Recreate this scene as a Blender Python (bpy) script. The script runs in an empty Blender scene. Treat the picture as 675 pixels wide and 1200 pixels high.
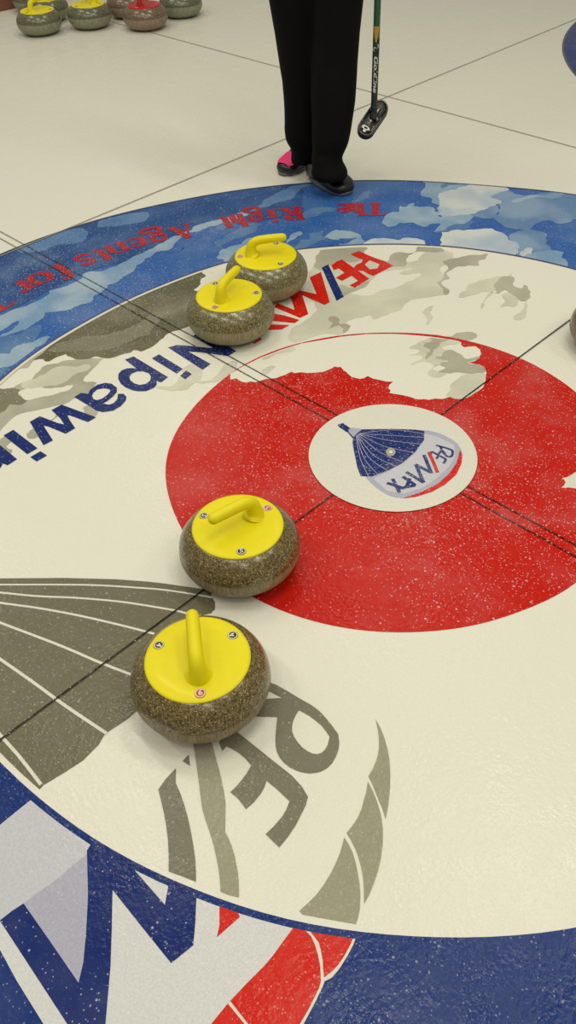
import bpy, bmesh, math, random
from mathutils import Vector, Matrix, geometry, noise
PI = math.pi
random.seed(4)
COL = bpy.context.scene.collection
SC = bpy.context.scene

# ---------------------------------------------------------------- camera
W, H, F = 675, 1200, 1006.2314
CAM = Vector((-1.37888, -1.06827, 1.46863))
YAW, DOWN, ROLL = .7610284, .7571672, -.0472934
fw = Vector((math.cos(DOWN)*math.sin(YAW), math.cos(DOWN)*math.cos(YAW), -math.sin(DOWN)))
r0 = Vector((math.cos(YAW), -math.sin(YAW), 0)); u0 = r0.cross(fw)
RT = r0*math.cos(ROLL)+u0*math.sin(ROLL); UP = -r0*math.sin(ROLL)+u0*math.cos(ROLL)
HF = Vector((math.sin(YAW), math.cos(YAW), 0))           # horizontal forward
cam = bpy.data.objects.new('camera', bpy.data.cameras.new('camera')); COL.objects.link(cam)
m = Matrix((RT, UP, -fw)).transposed().to_4x4(); m.translation = CAM
cam.matrix_world = m
cam.data.sensor_fit = 'VERTICAL'; cam.data.sensor_height = 24; cam.data.lens = F/H*24
cam.data.clip_start = .05
SC.camera = cam

def ray(px, py): return RT*(px-W/2)+UP*(H/2-py)+fw*F
def ice(px, py, z=0.):                                   # a measured point on the ice
    d = ray(px, py); t = (z-CAM.z)/d.z; return CAM+d*t
def plane_pt(px, py, D):                                 # a point at horizontal distance D ahead
    d = ray(px, py); return CAM+d*(D/d.dot(HF))

# ---------------------------------------------------------------- materials
def lin(c): return [((v/255)/12.92 if v/255 <= .04045 else ((v/255+.055)/1.055)**2.4) for v in c]
LF = [l/a for l, a in zip(lin((217, 211, 184)), (.80, .79, .70))]
SP0 = (.017, .016, .0145)                                # sheen the hall lamps add to every surface
LN = [(l-q)*f/o for l, q, f, o in zip(lin((228, 221, 191)), SP0, LF, lin((219, 213, 186)))]
def base(c): return tuple(min(.93, max(.004, (l-q)/f)) for l, f, q in zip(lin(c), LN, SP0))+(1,)

class N:
    def __init__(s, name):
        s.m = bpy.data.materials.new(name); s.m.use_nodes = True; s.t = s.m.node_tree
        s.b = s.t.nodes['Principled BSDF']
    def n(s, kind, **kw):
        x = s.t.nodes.new(kind)
        for k, v in kw.items():
            if k.startswith('i_'):
                k = k[2:]; k = int(k) if k.isdigit() else k.replace('_', ' ')
                s.set(x.inputs[k], v)
            else: setattr(x, k, v)
        return x
    def set(s, sock, v):
        if hasattr(v, 'is_output') or isinstance(v, bpy.types.NodeSocket): s.t.links.new(v, sock)
        else: sock.default_value = v
    def math(s, op, a, b=0., c=0., clamp=False):
        x = s.t.nodes.new('ShaderNodeMath'); x.operation = op; x.use_clamp = clamp
        s.set(x.inputs[0], a); s.set(x.inputs[1], b); s.set(x.inputs[2], c); return x.outputs[0]
    def mix(s, f, a, b):
        x = s.t.nodes.new('ShaderNodeMix'); x.data_type = 'RGBA'
        s.set(x.inputs[0], f); s.set(x.inputs[6], a); s.set(x.inputs[7], b); return x.outputs[2]
    def ramp(s, v, lo, hi, a=0., b=1.):
        x = s.t.nodes.new('ShaderNodeMapRange'); x.interpolation_type = 'SMOOTHSTEP'
        s.set(x.inputs[0], v); s.set(x.inputs[1], lo); s.set(x.inputs[2], hi); s.set(x.inputs[3], a); s.set(x.inputs[4], b)
        return x.outputs[0]
    def noise(s, vec, scale, detail=2., rough=.5):
        x = s.n('ShaderNodeTexNoise', i_Vector=vec, i_Scale=scale, i_Detail=detail, i_Roughness=rough); return x.outputs[0]

ICE = {}
def paint(name, col, frost=1., vary=.07, col2=None):
    """paint frozen under the pebbled ice: white frost specks, a fine grain and a wavy glossy surface"""
    if name in ICE: return ICE[name]
    k = N(name); P = k.n('ShaderNodeNewGeometry').outputs['Position']
    sx = k.n('ShaderNodeSeparateXYZ', i_Vector=P)
    ax = k.math('ABSOLUTE', k.math('SUBTRACT', sx.outputs[0], .05))
    band = k.ramp(ax, .5, .0)
    low = k.noise(P, 2.3, 3.)
    dens = k.math('ADD', k.math('MULTIPLY', band, .42), k.ramp(low, .42, .72, .14, .52))
    vo = k.n('ShaderNodeTexVoronoi', i_Vector=P, i_Scale=92., i_Randomness=1.)
    rc = k.n('ShaderNodeSeparateColor', i_Color=vo.outputs['Color'])
    gate = k.math('LESS_THAN', rc.outputs[0], dens)
    size = k.math('MULTIPLY_ADD', rc.outputs[1], .24, .08)
    dot = k.math('MULTIPLY', gate, k.ramp(vo.outputs['Distance'], size, k.math('MULTIPLY', size, .45)))
    vo2 = k.n('ShaderNodeTexVoronoi', i_Vector=P, i_Scale=190., i_Randomness=1.)
    rc2 = k.n('ShaderNodeSeparateColor', i_Color=vo2.outputs['Color'])
    g2 = k.math('LESS_THAN', rc2.outputs[0], k.math('MULTIPLY', dens, .8))
    dot2 = k.math('MULTIPLY', k.math('MULTIPLY', g2, k.ramp(vo2.outputs['Distance'], .34, .15)), .55)
    haze = k.math('MULTIPLY', k.ramp(k.noise(P, 5.5, 4., .6), .42, .75), k.math('MULTIPLY', dens, .15))
    mask = k.math('MULTIPLY', k.math('MAXIMUM', k.math('MAXIMUM', k.math("MULTIPLY", dot, .58), dot2), haze), frost, clamp=True)
    grain = k.ramp(k.noise(P, 260., 3., .7), .3, .7, 1-vary, 1+vary)
    c = k.n('ShaderNodeVectorMath', operation='SCALE'); k.set(c.inputs[0], base(col)[:3]); k.set(c.inputs[3], grain)
    body = c.outputs[0]
    if col2: body = k.mix(k.ramp(k.noise(P, 5.5, 2.), .36, .64), body, base(col2))
    k.set(k.b.inputs['Base Color'], k.mix(mask, body, base((206, 203, 190))))
    k.set(k.b.inputs['Roughness'], k.ramp(k.noise(P, 14., 3.), .3, .7, .17, .30))
    k.b.inputs['Specular IOR Level'].default_value = .20
    hgt = k.math('ADD', k.math('MULTIPLY', k.noise(P, 120., 2.), .8), k.math('MULTIPLY', k.noise(P, 45., 2.), 1.))
    bmp = k.n('ShaderNodeBump', i_Height=hgt, i_Strength=.20, i_Distance=.006)
    k.set(k.b.inputs['Normal'], bmp.outputs[0])
    ICE[name] = k.m; return k.m

def plain(name, col, rough=.5, spec=.5, coat=0., bump=None, metal=0., sheen=0.):
    k = N(name); k.b.inputs['Roughness'].default_value = rough
    P = k.n('ShaderNodeTexCoord').outputs['Object']
    g = k.ramp(k.noise(P, 40., 3.), .3, .7, .985, 1.015)
    c = k.n('ShaderNodeVectorMath', operation='SCALE'); k.set(c.inputs[0], base(col)[:3]); k.set(c.inputs[3], g)
    k.set(k.b.inputs['Base Color'], c.outputs[0])
    k.b.inputs['Specular IOR Level'].default_value = spec; k.b.inputs['Coat Weight'].default_value = coat
    k.b.inputs['Coat Roughness'].default_value = .08; k.b.inputs['Metallic'].default_value = metal
    if bump:
        b = k.n('ShaderNodeBump', i_Height=k.noise(P, bump[0], 4.), i_Strength=bump[1], i_Distance=.01)
        k.set(k.b.inputs['Normal'], b.outputs[0])
    return k.m

def granite(name, dark, mid, light, band):
    k = N(name); P = k.n('ShaderNodeTexCoord').outputs['Object']
    sz = k.n('ShaderNodeSeparateXYZ', i_Vector=P).outputs[2]
    v = k.n('ShaderNodeTexVoronoi', i_Vector=P, i_Scale=400.)
    r = k.n('ShaderNodeSeparateColor', i_Color=v.outputs['Color']).outputs
    v2 = k.n('ShaderNodeTexVoronoi', i_Vector=P, i_Scale=290.)
    r2 = k.n('ShaderNodeSeparateColor', i_Color=v2.outputs['Color']).outputs
    c = k.mix(k.ramp(r[0], .25, .75), base(dark), base(mid))
    c = k.mix(k.math('MULTIPLY', k.ramp(r2[1], .74, .84), k.ramp(v2.outputs['Distance'], .5, .25)), c, base(light))
    c = k.mix(k.math('MULTIPLY', k.ramp(r2[2], .80, .86), .6), c, base([x*.55 for x in dark]))
    wob = k.math('MULTIPLY_ADD', k.noise(P, 9., 2.), .006, -.003)
    z = k.math('ADD', sz, wob)
    inb = k.math('MULTIPLY', k.ramp(z, .010, .020), k.ramp(z, .078, .070))
    streak = k.noise(k.n('ShaderNodeMapping', i_Vector=P, i_Scale=(1, 1, .12)).outputs[0], 230., 2.)
    bc = k.mix(k.ramp(streak, .35, .65), base([x*.86 for x in band]), base([min(255, x*1.10) for x in band]))
    c = k.mix(k.math('MULTIPLY', inb, .82), c, bc)
    k.set(k.b.inputs['Base Color'], c)
    k.set(k.b.inputs['Roughness'], k.math('MULTIPLY_ADD', inb, .33, .27))
    k.set(k.b.inputs['Coat Weight'], k.math('MULTIPLY_ADD', inb, -.45, .5)); k.b.inputs['Coat Roughness'].default_value = .16
    b = k.n('ShaderNodeBump', i_Height=k.noise(P, 260., 2.), i_Strength=.12, i_Distance=.002)
    k.set(k.b.inputs['Normal'], b.outputs[0])
    return k.m

# ---------------------------------------------------------------- object helpers
def tag(o, label=None, cat=None, group=None, kind=None):
    for a, v in (('label', label), ('category', cat), ('group', group), ('kind', kind)):
        if v: o[a] = v
    return o
def empty(name, loc=(0, 0, 0), rz=0):
    o = bpy.data.objects.new(name, None); o.empty_display_size = .1; COL.objects.link(o)
    o.location = loc; o.rotation_euler = (0, 0, rz); return o
def obj(name, verts, faces, mats, parent=None, fm=None, smooth=True):
    me = bpy.data.meshes.new(name); me.from_pydata([tuple(v) for v in verts], [], faces)
    for mm in (mats if isinstance(mats, (list, tuple)) else [mats]): me.materials.append(mm)
    if fm: me.polygons.foreach_set('material_index', fm)
    me.polygons.foreach_set('use_smooth', [smooth]*len(me.polygons)); me.update()
    o = bpy.data.objects.new(name, me); COL.objects.link(o); o.parent = parent; return o
class MB:
    def __init__(s): s.v = []; s.f = []; s.m = []
    def add(s, v, f, mi=0):
        k = len(s.v); s.v += [Vector(p) for p in v]; s.f += [tuple(i+k for i in q) for q in f]; s.m += [mi]*len(f)
    def build(s, name, mats, parent=None, smooth=True):
        return obj(name, s.v, s.f, mats, parent, s.m, smooth)
def lathe(prof, n=64, cap=True):
    v = []; f = []
    for r, z in prof:
        for i in range(n): a = 2*PI*i/n; v.append((r*math.cos(a), r*math.sin(a), z))
    for j in range(len(prof)-1):
        for i in range(n): k = (i+1) % n; f.append((j*n+i, j*n+k, (j+1)*n+k, (j+1)*n+i))
    if cap: f.append(tuple(range(n))[::-1]); f.append(tuple((len(prof)-1)*n+i for i in range(n)))
    return v, f
def loft(rings, n=24, close=True):
    """rings: (centre, half axis a, half axis b[, exponent])"""
    v = []; f = []
    for q in rings:
        c, a, b = Vector(q[0]), Vector(q[1]), Vector(q[2]); e = q[3] if len(q) > 3 else 1.
        for i in range(n):
            t = 2*PI*i/n; x, y = math.cos(t), math.sin(t)
            v.append(c+a*(math.copysign(abs(x)**e, x))+b*(math.copysign(abs(y)**e, y)))
    for j in range(len(rings)-1):
        for i in range(n): k = (i+1) % n; f.append((j*n+i, j*n+k, (j+1)*n+k, (j+1)*n+i))
    if close: f.append(tuple(range(n))[::-1]); f.append(tuple((len(rings)-1)*n+i for i in range(n)))
    return v, f
def tube(pts, n=16, sy=1., capa=True, capb=True):
    """pts: (point, radius); round caps"""
    P = [Vector(p) for p, r in pts]; R = [r for p, r in pts]; rings = []
    T = [(P[min(i+1, len(P)-1)]-P[max(i-1, 0)]).normalized() for i in range(len(P))]
    ref = Vector((0, 0, 1)) if abs(T[0].z) < .9 else Vector((1, 0, 0))
    u = (ref-T[0]*ref.dot(T[0])).normalized(); fr = []
    for t in T:
        u = (u-t*u.dot(t)).normalized(); fr.append((u.copy(), t.cross(u)))
    if capa:
        for a in (80, 55, 28): a = math.radians(a); rings.append((P[0]-T[0]*R[0]*math.sin(a), fr[0][0]*R[0]*math.cos(a), fr[0][1]*R[0]*math.cos(a)*sy))
    for p, r, (a, b) in zip(P, R, fr): rings.append((p, a*r, b*r*sy))
    if capb:
        for a in (28, 55, 80): a = math.radians(a); rings.append((P[-1]+T[-1]*R[-1]*math.sin(a), fr[-1][0]*R[-1]*math.cos(a), fr[-1][1]*R[-1]*math.cos(a)*sy))
    return loft(rings, n)
def crom(pts, k=6):
    out = []
    for i in range(len(pts)-1):
        a, b, c, d = pts[max(i-1, 0)], pts[i], pts[i+1], pts[min(i+2, len(pts)-1)]
        for j in range(k):
            t = j/k
            out.append(tuple(.5*(2*B+(C-A)*t+(2*A-5*B+4*C-D)*t*t+(3*B-A-3*C+D)*t**3) for A, B, C, D in zip(a, b, c, d)))
    out.append(tuple(pts[-1])); return out
def fused(name, mb, mat, parent, voxel, smooth=4, disp=None):
    """weld overlapping lofts into one continuous skin"""
    o = mb.build(name, mat)
    r = o.modifiers.new('r', 'REMESH'); r.mode = 'VOXEL'; r.voxel_size = voxel
    s = o.modifiers.new('s', 'SMOOTH'); s.iterations = smooth; s.factor = .5
    dg = bpy.context.evaluated_depsgraph_get(); me = bpy.data.meshes.new_from_object(o.evaluated_get(dg))
    old = o.data; o.modifiers.clear(); o.data = me; bpy.data.meshes.remove(old)
    me.materials.clear(); me.materials.append(mat)
    if disp:
        for v, n in [(v, v.normal.copy()) for v in me.vertices]: v.co += n*disp(v.co)
    me.polygons.foreach_set('use_smooth', [True]*len(me.polygons)); o.name = name; o.parent = parent; return o
def text_geo(s, size):
    cu = bpy.data.curves.new('t', 'FONT'); cu.body = s; cu.size = size; cu.align_x = 'CENTER'; cu.align_y = 'CENTER'
    cu.resolution_u = 3
    o = bpy.data.objects.new('t', cu); COL.objects.link(o)
    me = bpy.data.meshes.new_from_object(o.evaluated_get(bpy.context.evaluated_depsgraph_get()))
    v = [x.co.copy() for x in me.vertices]; f = [tuple(p.vertices) for p in me.polygons]
    bpy.data.objects.remove(o); bpy.data.curves.remove(cu); bpy.data.meshes.remove(me); return v, f

# ---------------------------------------------------------------- the ice sheet and everything painted in it
# ring outlines as measured (radius by angle about the button)
def outline(pts, R):
    q = sorted((math.atan2(p.y, p.x), math.hypot(p.x, p.y)) for p in (ice(*a) for a in pts))
    ext = [(t+2*PI*k, r) for k in (-1, 0, 1) for t, r in q]
    full = []
    for i in range(len(ext)-1):
        full.append(ext[i]); g = ext[i+1][0]-ext[i][0]
        if g > .9: full += [(ext[i][0]+g*.35, R), (ext[i][0]+g*.65, R)]
    def f(th):
        th = (th+PI) % (2*PI)-PI
        for i in range(len(full)-1):
            if full[i][0] <= th < full[i+1][0]:
                t = (th-full[i][0])/(full[i+1][0]-full[i][0]); t = t*t*(3-2*t)
                return full[i][1]*(1-t)+full[i+1][1]*t
        return R
    tab = [f(2*PI*i/360) for i in range(360)]
    for _ in range(45): tab = [(tab[i-1]+2*tab[i]+tab[(i+1) % 360])/4 for i in range(360)]
    return lambda th: (lambda a: tab[int(a) % 360]*(1-a % 1)+tab[(int(a)+1) % 360]*(a % 1))(math.degrees(th) % 360)
r4 = outline([(340,719.4),(474,741),(598,720.4),(675,683),(193.8,549),(196.5,576.5),(204,599.6),(213.8,620.8),(202,515),(215.7,491.8),(234,470),(258,448),(284.3,428),(335,406.5),(353,401.8),(435.8,390.4),(529,395.5),(602,416.6),(662.5,450)], .61)
r8 = outline([(0,445.5),(55,404),(98,378.8),(201.5,330),(264,307),(352.6,292),(435.8,286.6),(507,287.6),(574,294.7),(620,303),(675,316),
              (0,891),(28.4,920),(39,930),(71,953),(109,982.8),(160,1011.3),(197.8,1028),(230,1041.5),(304,1069),(348.5,1081),(430,1091.9),(521.4,1098),(675,1087.8)], 1.22)
r12 = outline([(0,299),(30,285.5),(90.7,265.5),(120,256),(201.5,237.8),(262,225.5),(340,216.6),(425.7,211.6),(480,212),(536.5,216),(600,221),(675,227.7)], 1.83)

LZ = .0002
SEQ = [0]
def lz(layer):
    SEQ[0] += 1; return layer*LZ+(SEQ[0] % 45)*.000004
class Art:
    """flat painted figures, stacked a hair above one another inside the ice"""
    def __init__(s): s.mb = MB(); s.mats = []
    def mat(s, m):
        if m not in s.mats: s.mats.append(m)
        return s.mats.index(m)
    def poly(s, loops, m, layer, clamp=None):
        ls = []
        for L in loops:
            L = [Vector((p[0], p[1])) for p in L]; D = []
            for i, a in enumerate(L):
                b = L[(i+1) % len(L)]; n = max(1, int((b-a).length/.02)) if clamp else 1
                for j in range(n): D.append(a.lerp(b, j/n))
            if clamp:
                lo, hi = clamp
                for p in D:
                    th = math.atan2(p.y, p.x); r = p.length; q = r
                    if lo: q = max(q, lo(th))
                    if hi: q = min(q, hi(th))
                    if r > 0: p *= q/r
            ls.append([Vector((p.x, p.y, 0)) for p in D])
        tri = geometry.tessellate_polygon(ls); flat = [p for L in ls for p in L]
        fs = []
        for t in tri:
            a, b, c = (flat[i] for i in t)
            fs.append(tuple(t) if (b-a).cross(c-a).z > 0 else tuple(t)[::-1])
        zz = lz(layer); s.mb.add([(p.x, p.y, zz) for p in flat], fs, s.mat(m))
    def strip(s, pts, w, m, layer):
        P = [Vector((p[0], p[1], 0)) for p in pts]; v = []; f = []
        for i, p in enumerate(P):
            t = (P[min(i+1, len(P)-1)]-P[max(i-1, 0)]).normalized(); n = Vector((-t.y, t.x, 0))*w/2
            v += [p+n, p-n]
        for i in range(len(P)-1): f.append((2*i, 2*i+1, 2*i+3, 2*i+2))
        zz = lz(layer); s.mb.add([(p.x, p.y, zz) for p in v], f, s.mat(m))
    def build(s, name, parent, label=None):
        o = s.mb.build(name, s.mats, parent, smooth=False)
        if label: o['label'] = label
        return o
def circ(f, n=180, a0=0, a1=360, d=0.):
    return [Vector(((f(t)+d)*math.cos(t), (f(t)+d)*math.sin(t))) for t in (math.radians(a0+(a1-a0)*i/n) for i in range(n if a1-a0 == 360 else n+1))]
def Z(x0, y0, s, txt, smooth=0):
    p = [tuple(float(c) for c in q.split(',')) for q in txt.split()]
    if smooth: p = crom(p+[p[0]], smooth)[:-1]
    return [ice(x0+x/s, y0+y/s) for x, y in p]
def ZL(x0, y0, s, txt, k=5):
    p = crom([tuple(float(c) for c in q.split(',')) for q in txt.split()], k)
    return [ice(x0+x/s, y0+y/s) for x, y in p]

white = paint('white_ice', (219, 213, 186), .35, .03)
navy = paint('navy_ice', (42, 58, 104), .6); sky = paint('sky_blue_ice', (56, 94, 148), col2=(70, 104, 150))
skyd = paint('deep_sky_blue_ice', (48, 76, 118), col2=(58, 88, 128)); skym = paint('hazy_blue_ice', (98, 126, 152), .6, col2=(126, 148, 164)); skyl = paint('pale_blue_ice', (118, 146, 164), col2=(150, 168, 172))
skyt = paint('mid_blue_ice', (80, 112, 148), col2=(94, 124, 152)); cloud = paint('cloud_white_ice', (196, 198, 182), .5, col2=(164, 176, 178))
red = paint('red_ice', (186, 44, 30)); redp = paint('print_red_ice', (200, 48, 38), .6); reds = paint('slogan_red_ice', (160, 46, 54), .8)
g1 = paint('dark_grey_ice', (98, 94, 68), col2=(112, 107, 80)); g2 = paint('grey_ice', (124, 119, 92)); g3 = paint('light_grey_ice', (160, 155, 128), .7, col2=(176, 171, 143))
g4 = paint('pale_grey_ice', (192, 187, 158), .5, col2=(204, 198, 168)); gl = paint('letter_grey_ice', (120, 115, 92), .6); gb = paint('balloon_grey_ice', (111, 105, 80), .6)
gs = paint('stripe_grey_ice', (150, 144, 116), .6); lav = paint('lavender_ice', (168, 165, 168), .6); lav2 = paint('pale_lavender_ice', (190, 186, 180), .6)
blue = paint('letter_blue_ice', (44, 54, 98), 1.); cream = paint('cream_ice', (212, 206, 180), .3)
lineb = paint('black_line_ice', (50, 42, 28), 1.5); lineg = paint('grey_line_ice', (146, 139, 112), .3); rimc = paint('rim_line_ice', (88, 88, 84), .3)
violet = paint('violet_line_ice', (80, 74, 112), .5)

floor = obj('floor', [(-8, -8, 0), (12, -8, 0), (12, 12, 0), (-8, 12, 0)], [(0, 1, 2, 3)], white, smooth=False)
tag(floor, 'white pebbled curling ice with painted rings, prints and lines', 'ice', kind='structure')

# outer ring: navy at the near side, printed sky at the far side
A = Art(); A.poly([circ(r12), circ(r8)], navy, 1)
sk0, sk1 = -12, 152
secr = circ(r12, 100, sk0, sk1)+circ(r8, 100, sk0, sk1)[::-1]
A.poly([secr], sky, 2)
A.strip(circ(r12, 180, 0, 360)+circ(r12)[:1], .007, rimc, 9)
A.build('outer_ring', floor, 'blue outer ring, plain navy near and printed sky far')
A = Art(); CL = (lambda t: r8(t)+.004, lambda t: r12(t)-.003)
def ab(z, t, m, L=3, sm=3):
    P = [p.to_2d() for p in Z(*z, t, sm)]; D = []
    for i, a_ in enumerate(P):                              # small scallops along every cloud edge
        b_ = P[(i+1) % len(P)]; n_ = max(1, int((b_-a_).length/.009))
        for q_ in range(n_): D.append(a_.lerp(b_, q_/n_))
    out = []
    for i, p in enumerate(D):
        t_ = D[(i+1) % len(D)]-D[i-1]
        if t_.length < 1e-6: out.append(p); continue
        nn = Vector((-t_.y, t_.x)).normalized()
        k2 = abs(noise.noise(Vector((p.x*16, p.y*16, 3.))))*.024-.006+abs(noise.noise(Vector((p.x*40, p.y*40, 9.))))*.006
        th_ = math.atan2(p.y, p.x)
        if (CL[0] and p.length < CL[0](th_)+.012) or (CL[1] and p.length > CL[1](th_)-.012): out.append(p); continue
        out.append(p+nn*k2)
    A.poly([out], m, L, CL)
a = (0, 240, 4.219); b = (120, 200, 4.219); c = (260, 190, 4.219); d = (400, 190, 4.82); e = (520, 190, 4.355); g = (0, 360, 4.821)
ab(a, '-80,200 0,180 200,60 420,-20 660,-90 1400,-160 1500,-100 1500,60 1100,90 900,150 700,270 600,290 430,330 240,430 100,505 -80,560', skyd, 3, 0)
ab(a, '60,200 180,150 260,130 400,120 440,140 420,175 380,190 280,200 220,225 100,240', skyt, 4)
ab(b, '-20,250 80,225 160,210 230,205 215,245 150,265 60,275 -20,280', skyt, 4)
ab(a, '-60,570 0,545 100,510 190,470 240,440 240,425 330,400 400,365 430,335 520,325 600,290 660,255 720,230 800,190 850,160 917,140 990,97 1060,77 1160,50 1200,30 1230,50 1100,95 1000,120 920,150 880,180 830,225 780,235 720,270 660,320 600,370 540,395 530,415 470,450 440,480 370,510 300,530 220,535 215,560 150,605 80,635 0,650 -60,640', skyl, 5)
ab(a, '-20,640 0,625 50,600 90,577 70,600 30,632 -20,655', sky, 6)
ab(b, '310,408 345,400 365,405 400,380 440,345 500,318 470,345 420,380 400,385 370,405', sky, 6)
ab(g, '-30,165 0,170 100,150 200,100 240,110 200,190 110,225 60,262 -30,265', skyt, 4)
ab(g, '-60,270 0,260 60,265 110,225 200,190 290,165 250,195 180,250 100,310 60,335 0,345 -60,350', skyl, 5)
ab(g, '-60,350 0,345 50,335 40,350 0,395 -60,420', skyt, 5)
ab(c, '-20,320 60,285 130,260 190,210 240,170 300,140 400,110 440,115 400,130 370,155 330,185 260,205 190,230 110,265 60,300 -20,335', skyt, 4)
ab(c, '-30,400 60,340 130,300 180,305 170,340 100,370 30,400 -20,425', skyt, 4)
ab(c, '0,430 60,420 130,400 150,390 120,430 90,450 20,480 -20,470', skyl, 5)
ab(b, '590,420 600,395 630,375 675,365 760,340 760,450 620,455 595,440', skyl, 5)
ab(c, '315,392 340,365 385,343 388,362 350,385 320,402', skyl, 5)
ab(c, '350,425 400,390 430,385 440,360 490,345 522,318 500,350 500,370 540,350 570,330 590,345 640,345 675,372 640,378 560,380 500,385 460,405 400,430 360,440', skyt, 4)
ab(c, '500,372 540,352 575,335 590,347 640,347 690,375 640,378 560,380', skyl, 5)
ab(c, '390,270 430,235 470,225 560,225 560,245 500,250 450,270 410,280', skyt, 4)
ab(d, '-10,385 60,390 110,420 135,460 60,475 -10,475', skyl, 4)
ab(d, '-10,435 50,432 92,428 50,450 -10,460', sky, 5)
ab(d, '50,230 90,205 120,170 165,160 150,200 100,225', skyt, 4)
ab(d, '120,470 150,440 190,430 260,430 320,440 350,432 400,430 455,438 470,455 460,475 300,490 150,490', cloud, 5)
ab(d, '232,345 238,315 255,300 290,283 325,278 330,245 345,252 370,250 410,232 400,250 440,255 500,250 530,270 550,308 600,305 700,300 740,295 730,330 690,345 600,350 580,365 550,390 500,400 540,380 562,352 500,355 470,365 430,355 400,345 340,345 320,352 300,365 260,368', skyl, 5)
ab(d, '500,405 540,385 570,360 640,345 730,330 740,345 700,380 640,390 560,400', skyt, 4)
ab(d, '545,300 545,262 545,245 515,230 505,205 470,200 455,185 457,155 475,135 490,90 900,90 900,200 760,300 640,305 580,305', skyl, 4)
ab(e, '-10,280 -25,230 -20,160 60,140 120,120 200,100 300,118 325,140 290,155 240,175 280,200 280,215 220,240 170,260 130,275', cloud, 5)
ab(e, '-10,135 30,120 80,112 40,105 -20,118', skyt, 6)
ab(e, '240,180 280,160 330,150 400,170 500,160 600,150 760,170 760,280 675,290 640,310 580,310 540,300 470,315 440,335 390,345 340,340 290,320 255,290 280,270 280,220', skym, 4)
ab(e, '350,207 380,187 450,165 510,175 560,155 615,163 600,180 550,190 520,185 480,180 400,200', skyl, 5)
ab(e, '140,270 220,240 280,222 270,265 240,290 180,285', skym, 5)
ab(e, '-10,350 -10,280 130,275 135,295 110,315 60,320 20,335', skyl, 5)
ab(e, '-10,360 60,350 150,345 240,338 270,355 310,365 325,400 370,415 385,435 370,470 340,490 230,480 100,460 -10,460', cloud, 6)
ab(e, '395,480 405,450 440,440 452,465 440,495 410,495', cloud, 6)
ab(e, '330,370 390,350 470,350 520,370 530,440 600,455 615,470 600,490 630,500 625,545 560,540 500,520 440,500 380,490 375,440', skym, 5)
ab(e, '380,500 440,470 530,450 600,455 615,470 600,490 630,500 625,545 560,540 500,525', skyl, 6)
A.build('sky_print', floor, 'blue sky and white cloud print in the far half of the outer ring')

# red serif lettering along the far ring
serif = {
 'T': [[(.5,0,.5,1),'k'], [(.0,.96,1,.96),'n'], [(.03,.8,.03,.97),'n'], [(.97,.8,.97,.97),'n'], [(.25,.03,.75,.03),'n']],
 'h': [[(.2,0,.2,1),'k'], [(.0,.03,.42,.03),'n'], [(.0,.97,.2,.97),'n'], [(.2,.5,.4,.66,.62,.68,.78,.55),'n'], [(.78,.58,.78,0),'k'], [(.58,.03,1,.03),'n']],
 'e': [[(.92,.16,.6,.02,.3,.08),'n'], [(.28,.06,.12,.2,.1,.36,.16,.52,.32,.66),'k'], [(.3,.67,.6,.69,.85,.58,.92,.4),'n'], [(.15,.4,.92,.4),'n']],
 'R': [[(.2,0,.2,1),'k'], [(.0,.03,.42,.03),'n'], [(.0,.97,.6,.97,.78,.9),'n'], [(.74,.92,.82,.75,.72,.58),'k'], [(.72,.56,.5,.5,.2,.5),'n'], [(.45,.5,.85,.03),'k'], [(.75,.03,1,.03),'n']],
 'i': [[(.5,0,.5,.68),'k'], [(.1,.03,.9,.03),'n'], [(.1,.66,.5,.66),'n'], [(.5,.85,.5,1.0),'k']],
 'g': [[(.15,.45,.3,.64,.5,.69,.7,.6,.74,.42,.6,.27,.4,.24,.2,.32,.15,.45),'m'], [(.7,.64,1,.68),'n'], [(.25,.26,.15,.12,.3,.04,.75,-.02),'m'], [(.72,0,.92,-.12,.8,-.28,.45,-.33,.12,-.26,.08,-.12,.25,.03),'m']],
 't': [[(.42,.1,.42,.9),'k'], [(.1,.66,.85,.66),'n'], [(.42,.06,.65,.03,.9,.14),'n']],
 'A': [[(.5,1,.85,.03),'k'], [(.5,.97,.15,.03),'n'], [(.25,.33,.72,.33),'n'], [(.0,.03,.32,.03),'n'], [(.65,.03,1,.03),'n']],
 'n': [[(.2,0,.2,.68),'k'], [(.0,.03,.42,.03),'n'], [(.0,.66,.2,.66),'n'], [(.2,.5,.4,.66,.62,.68,.78,.55),'n'], [(.78,.58,.78,0),'k'], [(.58,.03,1,.03),'n']],
 's': [[(.12,.2,.16,.05,.5,.01,.8,.08,.84,.2,.7,.3,.35,.4,.18,.5,.22,.62,.5,.69,.78,.64,.82,.5),'m']],
 'f': [[(.4,0,.4,.75),'k'], [(.1,.03,.75,.03),'n'], [(.1,.66,.85,.66),'n'], [(.4,.74,.5,.95,.72,1.02,.95,.94),'m']],
 'o': [[(.32,.66,.14,.52,.1,.34,.14,.18,.32,.04),'k'], [(.3,.03,.5,.0,.7,.03),'n'], [(.68,.04,.86,.18,.9,.34,.86,.52,.68,.66),'k'], [(.3,.67,.5,.7,.7,.67),'n']],
 'r': [[(.3,0,.3,.68),'k'], [(.05,.03,.6,.03),'n'], [(.05,.66,.3,.66),'n'], [(.3,.5,.5,.66,.72,.69),'n'], [(.72,.66,.88,.58),'k']]}
A = Art()
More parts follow.
